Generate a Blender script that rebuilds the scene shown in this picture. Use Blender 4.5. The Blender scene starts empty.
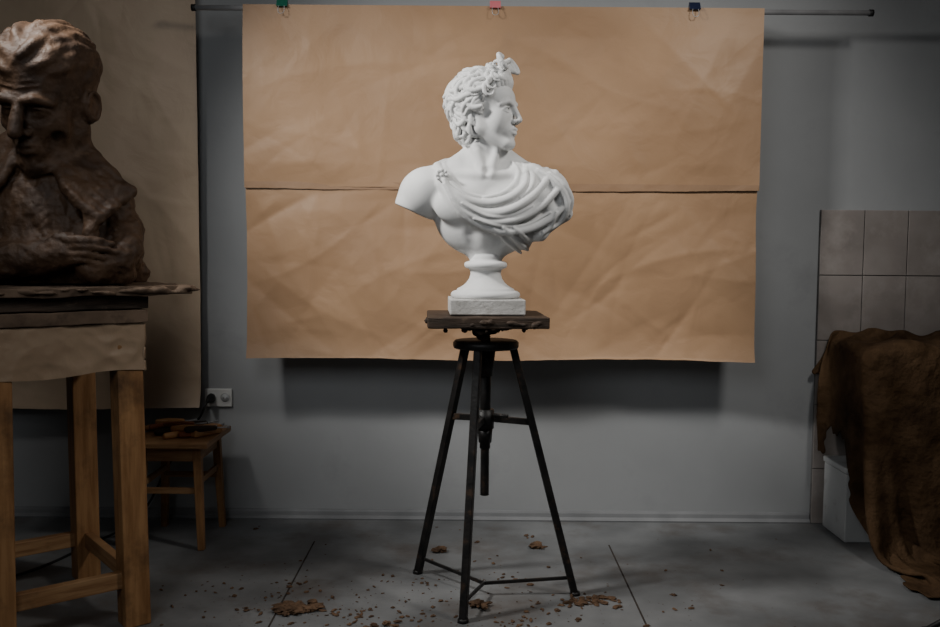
import bpy, bmesh, math, random
import numpy as np
from mathutils import Vector, Matrix, noise as mnoise
rng = np.random.RandomState(7)
random.seed(7)
scene = bpy.context.scene
col = scene.collection

# ------------------------------------------------------------------ materials
def new_mat(name):
    m = bpy.data.materials.new(name); m.use_nodes = True
    nt = m.node_tree
    return m, nt, nt.nodes['Principled BSDF']

def mk(name, c1, c2, scale=5, rough=.8, bump=.2, bscale=60, metal=0.0, lo=.35, hi=.65,
       stretch=(1,1,1), detail=8, c3=None, s3=20, lo3=.6, hi3=.68, bdist=.004, spec=.3):
    m, nt, b = new_mat(name)
    N, L = nt.nodes, nt.links
    tc = N.new('ShaderNodeTexCoord'); mp = N.new('ShaderNodeMapping')
    mp.inputs['Scale'].default_value = stretch
    L.new(tc.outputs['Object'], mp.inputs['Vector'])
    n = N.new('ShaderNodeTexNoise'); n.inputs['Scale'].default_value = scale; n.inputs['Detail'].default_value = detail
    L.new(mp.outputs[0], n.inputs['Vector'])
    cr = N.new('ShaderNodeValToRGB')
    cr.color_ramp.elements[0].position = lo; cr.color_ramp.elements[0].color = (*c1, 1)
    cr.color_ramp.elements[1].position = hi; cr.color_ramp.elements[1].color = (*c2, 1)
    L.new(n.outputs['Fac'], cr.inputs['Fac'])
    out = cr.outputs['Color']
    if c3:
        n3 = N.new('ShaderNodeTexNoise'); n3.inputs['Scale'].default_value = s3; n3.inputs['Detail'].default_value = 10
        n3.inputs['Roughness'].default_value = .65
        L.new(tc.outputs['Object'], n3.inputs['Vector'])
        r3 = N.new('ShaderNodeValToRGB')
        r3.color_ramp.elements[0].position = lo3; r3.color_ramp.elements[1].position = hi3
        L.new(n3.outputs['Fac'], r3.inputs['Fac'])
        mx = N.new('ShaderNodeMix'); mx.data_type = 'RGBA'
        L.new(r3.outputs['Color'], mx.inputs['Factor']); L.new(out, mx.inputs['A'])
        mx.inputs['B'].default_value = (*c3, 1)
        out = mx.outputs['Result']
    L.new(out, b.inputs['Base Color'])
    b.inputs['Roughness'].default_value = rough
    b.inputs['Metallic'].default_value = metal
    b.inputs['Specular IOR Level'].default_value = spec
    if bump > 0:
        n2 = N.new('ShaderNodeTexNoise'); n2.inputs['Scale'].default_value = bscale; n2.inputs['Detail'].default_value = 6
        L.new(mp.outputs[0], n2.inputs['Vector'])
        bp = N.new('ShaderNodeBump'); bp.inputs['Strength'].default_value = bump; bp.inputs['Distance'].default_value = bdist
        L.new(n2.outputs['Fac'], bp.inputs['Height']); L.new(bp.outputs['Normal'], b.inputs['Normal'])
    return m

def paper_mat(name, c1, c2, bs=.16):
    m, nt, b = new_mat(name); N, L = nt.nodes, nt.links
    tc = N.new('ShaderNodeTexCoord')
    n = N.new('ShaderNodeTexNoise'); n.inputs['Scale'].default_value = 2.2; n.inputs['Detail'].default_value = 8
    L.new(tc.outputs['Object'], n.inputs['Vector'])
    cr = N.new('ShaderNodeValToRGB')
    cr.color_ramp.elements[0].position = .3; cr.color_ramp.elements[0].color = (*c1, 1)
    cr.color_ramp.elements[1].position = .7; cr.color_ramp.elements[1].color = (*c2, 1)
    L.new(n.outputs['Fac'], cr.inputs['Fac']); L.new(cr.outputs['Color'], b.inputs['Base Color'])
    b.inputs['Roughness'].default_value = .52; b.inputs['Specular IOR Level'].default_value = .45
    nw = N.new('ShaderNodeTexNoise'); nw.inputs['Scale'].default_value = 3
    L.new(tc.outputs['Object'], nw.inputs['Vector'])
    ad = N.new('ShaderNodeMix'); ad.data_type = 'VECTOR'; ad.inputs['Factor'].default_value = .25
    L.new(tc.outputs['Object'], ad.inputs['A']); L.new(nw.outputs['Color'], ad.inputs['B'])
    v = N.new('ShaderNodeTexVoronoi'); v.feature = 'F1'; v.distance = 'MANHATTAN'; v.inputs['Scale'].default_value = 5
    L.new(ad.outputs['Result'], v.inputs['Vector'])
    n2 = N.new('ShaderNodeTexNoise'); n2.inputs['Scale'].default_value = 7; n2.inputs['Detail'].default_value = 9
    n2.inputs['Distortion'].default_value = 1.0
    L.new(tc.outputs['Object'], n2.inputs['Vector'])
    b1 = N.new('ShaderNodeBump'); b1.inputs['Strength'].default_value = bs; b1.inputs['Distance'].default_value = .02
    L.new(v.outputs['Distance'], b1.inputs['Height'])
    b2 = N.new('ShaderNodeBump'); b2.inputs['Strength'].default_value = bs; b2.inputs['Distance'].default_value = .02
    L.new(n2.outputs['Fac'], b2.inputs['Height']); L.new(b1.outputs['Normal'], b2.inputs['Normal'])
    L.new(b2.outputs['Normal'], b.inputs['Normal'])
    return m

M = {}
M['wall'] = mk('wall_paint', (.27,.278,.283), (.32,.328,.333), 1.5, .75, .12, 25, c3=(.24,.246,.252), s3=3, lo3=.55, hi3=.8)
M['side'] = mk('side_wall_paint', (.12,.125,.13), (.15,.155,.16), 1.5, .8, .1, 25)
M['floor'] = mk('worn_concrete_floor', (.110,.114,.116), (.200,.206,.209), 3.0, .55, .22, 40, c3=(.085,.068,.056), s3=2.6, lo3=.50, hi3=.74, spec=.35)
M['seam'] = mk('floor_seam_dirt', (.022,.018,.016), (.05,.04,.032), 20, .9, .2, 80)
M['skirt'] = mk('skirting_paint', (.17,.175,.18), (.22,.225,.23), 6, .5, .05, 40)
M['plaster'] = mk('white_plaster', (.58,.58,.57), (.68,.68,.67), 6, .65, .10, 180, c3=(.50,.49,.475), s3=9, lo3=.55, hi3=.85, bdist=.002)
M['plinth'] = mk('dusty_plaster', (.38,.37,.35), (.54,.53,.51), 14, .85, .5, 90, c3=(.18,.155,.13), s3=25, lo3=.56, hi3=.74)
M['kraft'] = paper_mat('kraft_paper', (.298,.178,.096), (.380,.234,.130), .18)
M['kraft_dark'] = paper_mat('kraft_paper_fold', (.25,.150,.083), (.31,.188,.108))
M['kraft_pale'] = paper_mat('kraft_paper_pale', (.42,.315,.22), (.52,.40,.285), .2)
M['wrap'] = paper_mat('kraft_paper_dusty', (.23,.155,.096), (.33,.235,.152), .3)
M['clay'] = mk('brown_clay', (.034,.0175,.009), (.078,.042,.022), 12, .60, .9, 45, c3=(.115,.068,.040), s3=30, lo3=.55, hi3=.8, bdist=.006, spec=.35)
M['debris'] = mk('dry_clay', (.055,.031,.017), (.145,.084,.047), 30, .9, .8, 120)
M['wood'] = mk('pine_wood_upright', (.21,.100,.038), (.34,.18,.076), 6, .55, .25, 20, stretch=(9,9,.8), c3=(.070,.036,.017), s3=6, lo3=.50, hi3=.76)
M['woodh'] = mk('pine_wood_crosswise', (.21,.105,.045), (.33,.19,.09), 6, .55, .25, 20, stretch=(1,1,12), c3=(.10,.055,.028), s3=7, lo3=.58, hi3=.8)
M['woodd'] = mk('dark_dirty_wood', (.022,.015,.010), (.060,.038,.025), 5, .7, .6, 25, stretch=(1,1,14), c3=(.13,.09,.06), s3=14, lo3=.58, hi3=.76)
M['woodm'] = mk('ragged_board', (.075,.048,.031), (.155,.105,.070), 8, .8, .6, 35, c3=(.040,.025,.016), s3=12, lo3=.50, hi3=.72)
M['metal'] = mk('black_painted_metal', (.008,.008,.008), (.020,.018,.017), 20, .45, .4, 90, metal=.2, c3=(.07,.042,.026), s3=18, lo3=.56, hi3=.7)
M['chrome'] = mk('steel_tube', (.34,.34,.35), (.44,.44,.45), 10, .45, .02, 50, metal=.4)
M['tile'] = mk('beige_glazed_tile', (.205,.180,.165), (.270,.240,.222), 6, .4, .03, 30, c3=(.32,.288,.268), s3=8, lo3=.5, hi3=.75, spec=.45)
M['grout'] = mk('tile_grout', (.11,.105,.10), (.15,.145,.14), 30, .9, .2, 90)
M['white'] = mk('white_plastic', (.60,.60,.58), (.66,.66,.64), 8, .4, .0, 10)
M['boxw'] = mk('white_laminate', (.46,.47,.47), (.56,.57,.57), 5, .5, .1, 30, c3=(.3,.29,.27), s3=9, lo3=.58, hi3=.75)
M['black'] = mk('black_rubber', (.008,.008,.008), (.015,.015,.015), 20, .5, .0, 10)
M['green'] = mk('green_enamel', (.01,.09,.06), (.02,.12,.08), 8, .35, 0)
M['pink'] = mk('pink_enamel', (.45,.12,.14), (.55,.16,.18), 8, .35, 0)
M['navy'] = mk('navy_enamel', (.01,.012,.03), (.015,.02,.05), 8, .35, 0)
M['ceil'] = mk('ceiling_paint', (.13,.135,.14), (.16,.165,.17), 2, .9, .05, 20)

def burlap_mat():
    m = mk('brown_burlap', (.048,.027,.013), (.105,.062,.033), 7, .95, 0, c3=(.028,.016,.009), s3=5, lo3=.46, hi3=.72, spec=.08)
    nt = m.node_tree; N, L = nt.nodes, nt.links; b = N['Principled BSDF']
    tc = N.new('ShaderNodeTexCoord')
    n2 = N.new('ShaderNodeTexNoise'); n2.inputs['Scale'].default_value = 22; n2.inputs['Detail'].default_value = 8
    L.new(tc.outputs['Object'], n2.inputs['Vector'])
    n3 = N.new('ShaderNodeTexNoise'); n3.inputs['Scale'].default_value = 260; n3.inputs['Detail'].default_value = 2
    L.new(tc.outputs['Object'], n3.inputs['Vector'])
    b1 = N.new('ShaderNodeBump'); b1.inputs['Strength'].default_value = .8; b1.inputs['Distance'].default_value = .025
    L.new(n2.outputs['Fac'], b1.inputs['Height'])
    bp = N.new('ShaderNodeBump'); bp.inputs['Strength'].default_value = .6; bp.inputs['Distance'].default_value = .003
    L.new(n3.outputs['Fac'], bp.inputs['Height']); L.new(b1.outputs['Normal'], bp.inputs['Normal']); L.new(bp.outputs['Normal'], b.inputs['Normal'])
    return m
M['burlap'] = burlap_mat()

# ------------------------------------------------------------------ mesh helpers
def mobj(name, verts, faces, mat, smooth=False):
    me = bpy.data.meshes.new(name)
    me.from_pydata([tuple(v) for v in verts], [], [tuple(f) for f in faces]); me.update()
    me.materials.append(mat)
    if smooth: me.polygons.foreach_set('use_smooth', [True]*len(me.polygons))
    o = bpy.data.objects.new(name, me); col.objects.link(o)
    return o

def from_bm(name, bm, mat, smooth=False):
    me = bpy.data.meshes.new(name); bm.to_mesh(me); bm.free()
    me.materials.append(mat)
    if smooth: me.polygons.foreach_set('use_smooth', [True]*len(me.polygons))
    o = bpy.data.objects.new(name, me); col.objects.link(o)
    return o

def join(objs, name):
    bpy.ops.object.select_all(action='DESELECT')
    for o in objs: o.select_set(True)
    bpy.context.view_layer.objects.active = objs[0]
    if len(objs) > 1: bpy.ops.object.join()
    o = bpy.context.view_layer.objects.active
    o.name = name; o.data.name = name
    return o

def box(name, x0, x1, y0, y1, z0, z1, mat, bev=.003, rot=0, piv=None, rough=0):
    bm = bmesh.new(); bmesh.ops.create_cube(bm, size=1)
    for v in bm.verts:
        v.co = Vector(((x0+x1)/2+v.co.x*(x1-x0), (y0+y1)/2+v.co.y*(y1-y0), (z0+z1)/2+v.co.z*(z1-z0)))
    if bev > 0: bmesh.ops.bevel(bm, geom=bm.edges[:], offset=bev, segments=2, affect='EDGES', profile=.5)
    if rough:
        bmesh.ops.subdivide_edges(bm, edges=[e for e in bm.edges if e.calc_length() > .05], cuts=14, use_grid_fill=True)
        for v in bm.verts:
            d = mnoise.noise_vector(v.co*25)*rough + mnoise.noise_vector(v.co*9)*rough
            v.co += d
    if rot:
        p = Vector(piv) if piv else Vector(((x0+x1)/2, (y0+y1)/2, 0))
        R = Matrix.Rotation(rot, 3, 'Z')
        for v in bm.verts: v.co = R @ (v.co-p) + p
    return from_bm(name, bm, mat)

def beam(name, a, b, w, d, mat, xdir=(1,0,0), bev=.003, w2=None, d2=None):
    a, b = Vector(a), Vector(b); z = (b-a).normalized(); x = Vector(xdir); x = (x - z*x.dot(z)).normalized(); y = z.cross(x)
    w2 = w2 or w; d2 = d2 or d
    bm = bmesh.new(); vs = []
    for c, ww, dd in ((a, w, d), (b, w2, d2)):
        for sx, sy in ((-1,-1),(1,-1),(1,1),(-1,1)):
            vs.append(bm.verts.new(c + x*sx*ww/2 + y*sy*dd/2))
    for f in ((3,2,1,0),(4,5,6,7),(0,1,5,4),(1,2,6,5),(2,3,7,6),(3,0,4,7)): bm.faces.new([vs[i] for i in f])
    if bev > 0: bmesh.ops.bevel(bm, geom=bm.edges[:], offset=bev, segments=2, affect='EDGES', profile=.5)
    return from_bm(name, bm, mat)

def tube(name, pts, rads, mat, seg=12, closed=False):
    pts = [Vector(p) for p in pts]; n = len(pts)
    if not hasattr(rads, '__len__'): rads = [rads]*n
    verts = []; faces = []; prev = None
    for i, p in enumerate(pts):
        if closed: t = (pts[(i+1) % n]-pts[i-1]).normalized()
        else: t = (pts[min(i+1, n-1)]-pts[max(i-1, 0)]).normalized()
        ref = prev if prev is not None else (Vector((0,0,1)) if abs(t.z) < .9 else Vector((1,0,0)))
        x = (ref - t*ref.dot(t)).normalized(); prev = x; y = t.cross(x)
        for s in range(seg):
            a = 2*math.pi*s/seg; verts.append(p + (x*math.cos(a)+y*math.sin(a))*rads[i])
    m = n if closed else n-1
    for i in range(m):
        for s in range(seg):
            j = (i+1) % n; s2 = (s+1) % seg
            faces.append((i*seg+s, i*seg+s2, j*seg+s2, j*seg+s))
    if not closed:
        faces.append(tuple(reversed(range(seg)))); faces.append(tuple((n-1)*seg+s for s in range(seg)))
    return mobj(name, verts, faces, mat, True)

def catmull(P, n=6):
    P = np.array(P, float); Q = np.vstack([2*P[0]-P[1], P, 2*P[-1]-P[-2]]); out = []
    for i in range(1, len(Q)-2):
        for t in np.linspace(0, 1, n, endpoint=False):
            a, b, c, d = Q[i-1], Q[i], Q[i+1], Q[i+2]
            out.append(.5*((2*b)+(-a+c)*t+(2*a-5*b+4*c-d)*t*t+(-a+3*b-3*c+d)*t**3))
    out.append(P[-1]); return np.array(out)

def lathe(name, prof, cx, cy, z0, mat, seg=64):
    verts = []; faces = []
    for z, r in prof:
        for s in range(seg):
            a = 2*math.pi*s/seg; verts.append((cx+r*math.cos(a), cy+r*math.sin(a), z0+z))
    n = len(prof)
    for i in range(n-1):
        for s in range(seg):
            s2 = (s+1) % seg; faces.append((i*seg+s, i*seg+s2, (i+1)*seg+s2, (i+1)*seg+s))
    faces.append(tuple(reversed(range(seg)))); faces.append(tuple((n-1)*seg+s for s in range(seg)))
    return mobj(name, verts, faces, mat, True)

# ------------------------------------------------------------------ signed distance sculpting
IDF = (np.eye(3), np.zeros(3), 1.0)
def smin(a, b, k):
    if k <= 0: return np.minimum(a, b)
    h = np.maximum(k-np.abs(a-b), 0)/k
    return np.minimum(a, b)-h*h*k*.25

class Field:
    def __init__(s, lo, hi, h):
        s.lo = np.array(lo, float); s.h = h
        s.n = np.ceil((np.array(hi)-s.lo)/h).astype(int)+1
        s.v = np.full(tuple(s.n), 1.0, np.float32)
    def run(s, fn, c, R, k, sub, fr):
        Rm, o, sc = fr or IDF
        cw = o+sc*(Rm@np.array(c, float)); Rw = (R+k)*sc+3*s.h
        i0 = np.maximum(np.floor((cw-Rw-s.lo)/s.h).astype(int), 0)
        i1 = np.minimum(np.ceil((cw+Rw-s.lo)/s.h).astype(int)+1, s.n)
        if np.any(i1 <= i0): return
        X = (s.lo[0]+s.h*np.arange(i0[0], i1[0]))[:,None,None]-o[0]
        Y = (s.lo[1]+s.h*np.arange(i0[1], i1[1]))[None,:,None]-o[1]
        Z = (s.lo[2]+s.h*np.arange(i0[2], i1[2]))[None,None,:]-o[2]
        x = ((Rm[0,0]*X+Rm[1,0]*Y+Rm[2,0]*Z)/sc).astype(np.float32)
        y = ((Rm[0,1]*X+Rm[1,1]*Y+Rm[2,1]*Z)/sc).astype(np.float32)
        z = ((Rm[0,2]*X+Rm[1,2]*Y+Rm[2,2]*Z)/sc).astype(np.float32)
        d = fn(x, y, z)*sc
        sl = tuple(slice(a, b) for a, b in zip(i0, i1))
        if sub: s.v[sl] = -smin(-s.v[sl], d, k*sc)
        else: s.v[sl] = smin(s.v[sl], d, k*sc)
    def ell(s, c, r, k=.01, sub=False, fr=None, rot=None):
        if not hasattr(r, '__len__'): r = (r, r, r)
        def fn(x, y, z):
            x = x-c[0]; y = y-c[1]; z = z-c[2]
            k0 = np.sqrt((x/r[0])**2+(y/r[1])**2+(z/r[2])**2)+1e-9
            k1 = np.sqrt((x/r[0]**2)**2+(y/r[1]**2)**2+(z/r[2]**2)**2)+1e-9
            return k0*(k0-1)/k1
        s.run(fn, c, max(r), k, sub, fr)
    def strand(s, pts, rads, k=.004, sub=False, fr=None):
        P = np.array(pts, float); n = len(P)
        if not hasattr(rads, '__len__'): rads = [rads]*n
        c = (P.min(0)+P.max(0))/2; R = np.linalg.norm(P-c, axis=1).max()+max(rads)
        def fn(x, y, z):
            d = None
            for i in range(n-1):
                a, b = P[i], P[i+1]; ba = b-a; L2 = ba@ba+1e-12
                px, py, pz = x-a[0], y-a[1], z-a[2]
                t = np.clip((px*ba[0]+py*ba[1]+pz*ba[2])/L2, 0, 1)
                q = np.sqrt((px-t*ba[0])**2+(py-t*ba[1])**2+(pz-t*ba[2])**2)-(rads[i]+t*(rads[i+1]-rads[i]))
                d = q if d is None else np.minimum(d, q)
            return d
        s.run(fn, c, R, k, sub, fr)
    def cone(s, a, b, ra, rb, k=.01, sub=False, fr=None): s.strand([a, b], [ra, rb], k, sub, fr)
    def half(s, p, nrm, c, R, k=.003):
        nrm = np.array(nrm, float); nrm /= np.linalg.norm(nrm)
        def fn(x, y, z): return -((x-p[0])*nrm[0]+(y-p[1])*nrm[1]+(z-p[2])*nrm[2])
        s.run(fn, c, R, k, True, None)
    def front_y(s, x, z, dflt=0.0):
        i = int(round((x-s.lo[0])/s.h)); k = int(round((z-s.lo[2])/s.h))
        if i < 0 or k < 0 or i >= s.n[0] or k >= s.n[2]: return dflt
        w = np.where(s.v[i,:,k] < 0)[0]
        return s.lo[1]+s.h*w[0] if len(w) else dflt
    def mesh(s, name, mat, off=(0,0,0)):
        v = s.v; S = v < 0
        cnt = np.zeros(tuple(s.n-1), np.int8)
        for dx in (0,1):
            for dy in (0,1):
                for dz in (0,1):
                    cnt += S[dx:s.n[0]-1+dx, dy:s.n[1]-1+dy, dz:s.n[2]-1+dz]
        act = (cnt > 0) & (cnt < 8)
        I = np.argwhere(act); idx = np.full(act.shape, -1, np.int64); idx[act] = np.arange(len(I))
        pos = np.zeros((len(I), 3)); c = np.zeros(len(I))
        for ax in range(3):
            o1, o2 = [a for a in range(3) if a != ax]
            for p in (0,1):
                for q in (0,1):
                    A = I.copy(); A[:,o1] += p; A[:,o2] += q; B = A.copy(); B[:,ax] += 1
                    va = v[A[:,0],A[:,1],A[:,2]]; vb = v[B[:,0],B[:,1],B[:,2]]
                    cr = (va < 0) != (vb < 0); t = np.where(cr, va/np.where(cr, va-vb, 1), 0)
                    pt = A.astype(float); pt[:,ax] += t
                    pos[cr] += pt[cr]; c += cr
        pos /= c[:,None]
        verts = s.lo+pos*s.h+np.array(off)
        F = []
        for ax in range(3):
            a1, a2 = (ax+1) % 3, (ax+2) % 3
            sa = np.moveaxis(S, (ax,a1,a2), (0,1,2)); ix = np.moveaxis(idx, (ax,a1,a2), (0,1,2))
            e = sa[:-1,1:-1,1:-1] != sa[1:,1:-1,1:-1]
            E = np.argwhere(e); i, j, k = E[:,0], E[:,1]+1, E[:,2]+1
            q = np.stack([ix[i,j-1,k-1], ix[i,j,k-1], ix[i,j,k], ix[i,j-1,k]], 1)
            ins = sa[i,j,k]; q[~ins] = q[~ins][:,::-1]
            F.append(q)
        F = np.vstack(F); F = F[(F >= 0).all(1)]
        me = bpy.data.meshes.new(name)
        me.vertices.add(len(verts)); me.vertices.foreach_set('co', verts.astype(np.float32).ravel())
        me.loops.add(F.size); me.loops.foreach_set('vertex_index', F.astype(np.int32).ravel())
        me.polygons.add(len(F)); me.polygons.foreach_set('loop_start', np.arange(0, F.size, 4, dtype=np.int32))
        me.update(calc_edges=True); me.validate()
        me.polygons.foreach_set('use_smooth', np.ones(len(me.polygons), bool))
        me.materials.append(mat)
        o = bpy.data.objects.new(name, me); col.objects.link(o)
        return o

def vnoise(F, scale, seed):
    r = np.random.RandomState(seed); n = F.n
    g = [(F.h*np.arange(m)/scale) for m in n]; L = r.rand(*[int(a[-1])+3 for a in g]).astype(np.float32)*2-1
    def prep(a):
        i = a.astype(int); f = (a-i); f = (f*f*(3-2*f)).astype(np.float32); return i, f
    (i,fx),(j,fy),(k,fz) = [prep(a) for a in g]
    fx = fx[:,None,None]; fy = fy[None,:,None]; fz = fz[None,None,:]
    def G(a,b,c): return L[np.ix_(i+a, j+b, k+c)]
    x00 = G(0,0,0)*(1-fx)+G(1,0,0)*fx; x10 = G(0,1,0)*(1-fx)+G(1,1,0)*fx
    x01 = G(0,0,1)*(1-fx)+G(1,0,1)*fx; x11 = G(0,1,1)*(1-fx)+G(1,1,1)*fx
    return (x00*(1-fy)+x10*fy)*(1-fz)+(x01*(1-fy)+x11*fy)*fz

def frame(o, s=1.0, yaw=0, pitch=0, roll=0):
    R = Matrix.Rotation(yaw, 3, 'Z') @ Matrix.Rotation(pitch, 3, 'X') @ Matrix.Rotation(roll, 3, 'Y')
    return (np.array(R), np.array(o, float), s)

def sculpt_face(F, fr, old=False, ears=True):
    F.ell((0,.022,.040), (.080,.102,.086), .01, fr=fr)
    F.ell((0,-.030,-.020), (.061,.064,.090), .02, fr=fr)
    F.ell((0,-.038,.045), (.062,.056,.050), .02, fr=fr)
    F.ell((0,-.080,-.106), (.019,.017,.017), .018, fr=fr)
    for s in (-1, 1):
        F.cone((s*.053,.005,-.055), (s*.018,-.068,-.108), .017, .014, .022, fr=fr)
        F.cone((s*.053,.005,-.055), (s*.058,.015,-.01), .017, .018, .022, fr=fr)
        F.ell((s*.038,-.056,-.030), (.023,.023,.034), .022, fr=fr)
    F.ell((0,-.078,-.066), (.028,.021,.026), .018, fr=fr)
    for s in (-1, 1):
        F.strand([(s*.012,-.091,.021), (s*.030,-.088,.026), (s*.050,-.070,.018)], [.009,.009,.008], .010, fr=fr)
        F.ell((s*.031,-.096,.003), (.020,.015,.0125), .008, sub=True, fr=fr)
        F.ell((s*.013,-.100,.0), (.006,.012,.012), .006, sub=True, fr=fr)
        F.ell((s*.031,-.0715,.002), (.0165,.0155,.0150), .002, fr=fr)
        up = [(s*.015,-.079,.000), (s*.023,-.0880,.0075), (s*.032,-.0895,.0090), (s*.041,-.0830,.0060), (s*.047,-.074,.000)]
        dn = [(s*.015,-.079,-.001), (s*.023,-.0855,-.0055), (s*.032,-.0865,-.0070), (s*.041,-.0815,-.005), (s*.047,-.074,-.001)]
        F.strand(catmull(up, 3), .0027, .002, fr=fr); F.strand(catmull(dn, 3), .0022, .003, fr=fr)
    F.strand([(0,-.086,.034), (0,-.098,.008), (0,-.115,-.029)], [.0100,.0085,.0090], .009, fr=fr)
    F.ell((0,-.113,-.033), (.0100,.0095,.008), .005, fr=fr)
    for s in (-1, 1):
        F.ell((s*.0120,-.100,-.036), (.0078,.011,.0078), .005, fr=fr)
        F.ell((s*.0065,-.107,-.0445), (.0033,.005,.003), .003, sub=True, fr=fr)
    for s in (-1, 1):
        F.strand([(0,-.0995,-.0605), (s*.009,-.0992,-.0595), (s*.020,-.0895,-.0650)], [.0048,.0052,.003], .0045, fr=fr)
        F.strand([(0,-.0975,-.0735), (s*.009,-.0960,-.0727), (s*.019,-.0885,-.0672)], [.0062,.0058,.003], .0045, fr=fr)
    F.strand([(-.019,-.0965,-.0668), (-.009,-.1045,-.0662), (0,-.1055,-.0672), (.009,-.1045,-.0662), (.019,-.0965,-.0668)], .0017, .0015, sub=True, fr=fr)
    F.strand([(-.012,-.098,-.087), (0,-.101,-.088), (.012,-.098,-.087)], .0040, .009, sub=True, fr=fr)
    if ears:
        for s in (-1, 1):
            F.ell((s*.080,.014,-.008), (.010,.020,.032), .006, fr=fr)
            rim = [(s*(.088+.002*math.cos(a)), .016+.017*math.cos(a), -.004+.027*math.sin(a)) for a in np.linspace(-2.2, 2.9, 12)]
            F.strand(rim, .0042, .003, fr=fr)
            F.ell((s*.092,.010,-.008), (.007,.008,.013), .004, sub=True, fr=fr)
    if old:
        for z in (.045, .056, .067):
            F.strand([(-.04,-.083+z*.12-.008,z), (0,-.098+z*.1-.006,z-.004), (.04,-.083+z*.12-.008,z)], .0030, .004, sub=True, fr=fr)
        for s in (-1, 1):
            F.strand([(s*.018,-.104,-.034), (s*.030,-.090,-.055), (s*.033,-.080,-.078)], .0040, .006, sub=True, fr=fr)
            F.ell((s*.048,-.068,-.060), (.014,.014,.022), .014, sub=True, fr=fr)
            F.ell((s*.031,-.094,-.013), (.018,.007,.006), .008, sub=True, fr=fr)
            F.strand([(s*.010,-.098,.024), (s*.030,-.098,.028), (s*.052,-.078,.016)], [.008,.009,.006], .005, fr=fr)
        F.strand([(0,-.086,.028), (0,-.106,.004), (0,-.124,-.030)], [.010,.011,.0125], .006, fr=fr)

# ------------------------------------------------------------------ room shell
WY = 4.0
box('floor', -3.2, 3.2, -1.5, WY+.2, -.1, 0, M['floor'], 0)
box('wall_back', -3.2, 3.2, WY, WY+.15, 0, 3.2, M['wall'], 0)
box('wall_left', -3.35, -3.2, -1.5, WY+.15, 0, 3.2, M['side'], 0)
box('wall_right', 3.2, 3.35, -1.5, WY+.15, 0, 3.2, M['side'], 0)
box('ceiling', -3.35, 3.35, -1.5, WY+.15, 3.2, 3.3, M['ceil'], 0)
prof = [(0,0),(-.022,0),(-.024,.006),(-.020,.012),(-.012,.018),(-.010,.034),(-.006,.042),(0,.044)]
vs = []; fs = []
for x in (-3.2, 1.515):
    for y, z in prof: vs.append((x, WY+y, z))
n = len(prof)
for i in range(n-1): fs.append((i, i+1, n+i+1, n+i))
mobj('baseboard_back', vs, fs, M['skirt'], False)
seams = [box('s', -.634,-.628, 2.2, 3.68, 0, .0010, M['seam'], 0), box('s', .572,.578, 2.0, 3.66, 0, .0010, M['seam'], 0)]
join(seams, 'trim_floor_joints')

tl = [box('t', 1.519, 3.2, WY-.014, WY, 0, 1.384, M['grout'], .001)]
tw, th = .190, .285
for i in range(9):
    for j in range(5):
        x0 = 1.520+i*tw; z1 = 1.384-j*th; z0 = max(z1-th+.004, .002)
        if x0+tw > 3.2: continue
        tl.append(box('t', x0, x0+tw-.004, WY-.020, WY-.012, z0, z1, M['tile'], .0015))
join(tl, 'wall_tiles')

# ------------------------------------------------------------------ paper
def crumple(U, V, n, seed, amp=1.0, x0=0, x1=1, z0=0, z1=1):
    r = np.random.RandomState(seed); H = np.zeros_like(U)
    for i in range(n):
        cx, cz = r.uniform(x0, x1), r.uniform(z0, z1)
        a = r.choice([r.normal(.5, .35), r.normal(-.5, .4), r.uniform(-1.6, 1.6)])
        L = r.uniform(.08, .55); w = r.uniform(.016, .090); A = amp*r.uniform(.0015, .0065)*r.choice([-1, 1])*(w/.05)**.5
        du, dv = U-cx, V-cz
        bend = r.uniform(-.6, .6)
        t = du*math.cos(a)+dv*math.sin(a); d = -du*math.sin(a)+dv*math.cos(a)+bend*t*t
        sgn = np.where(d > 0, 1, r.uniform(.4, 2.2))
        H += A*np.exp(-np.abs(d)*sgn/w)*np.exp(-(t/L)**2*2)
    return H

def sheet(name, x0, x1, z0, z1, y, mat, seed, ncr=110, res=.009, amp=1.0, wave=.012, curl=0.0, topfix=True, vert=False, botfix=False):
    nx = int((x1-x0)/res)+1; nz = int((z1-z0)/res)+1
    xs = np.linspace(x0, x1, nx); zs = np.linspace(z0, z1, nz); U, V = np.meshgrid(xs, zs, indexing='ij')
    H = crumple(U, V, ncr, seed, amp, x0, x1, z0, z1)
    r = np.random.RandomState(seed+50)
    for _ in range(5):
        fx, fz = r.uniform(1, 4), r.uniform(.8, 3)*(.3 if vert else 1)
        H += wave*.4*np.sin(fx*U*2+fz*V*2*r.choice([-1,1])+r.uniform(0, 6))
    if topfix: H *= np.clip((z1-V)/.12, .05, 1)
    if botfix: H *= np.clip((V-z0)/.10, .08, 1)
    Y = y-H-curl*np.clip(1-(V-z0)/.12, 0, 1)**2*.05
    Y = np.minimum(Y, 3.985)
    E = (r.rand(nx)-.5)*.002
    V2 = V.copy(); V2[:,0] += np.cumsum(E)*.5+.003*np.sin(xs*5+seed)
    verts = np.stack([U, Y, V2], -1).reshape(-1, 3)
    i, k = np.meshgrid(np.arange(nx-1), np.arange(nz-1), indexing='ij')
    a = (i*nz+k).ravel(); faces = np.stack([a, a+nz, a+nz+1, a+1], 1)
    return mobj(name, verts.tolist(), faces.tolist(), mat, True)

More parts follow.
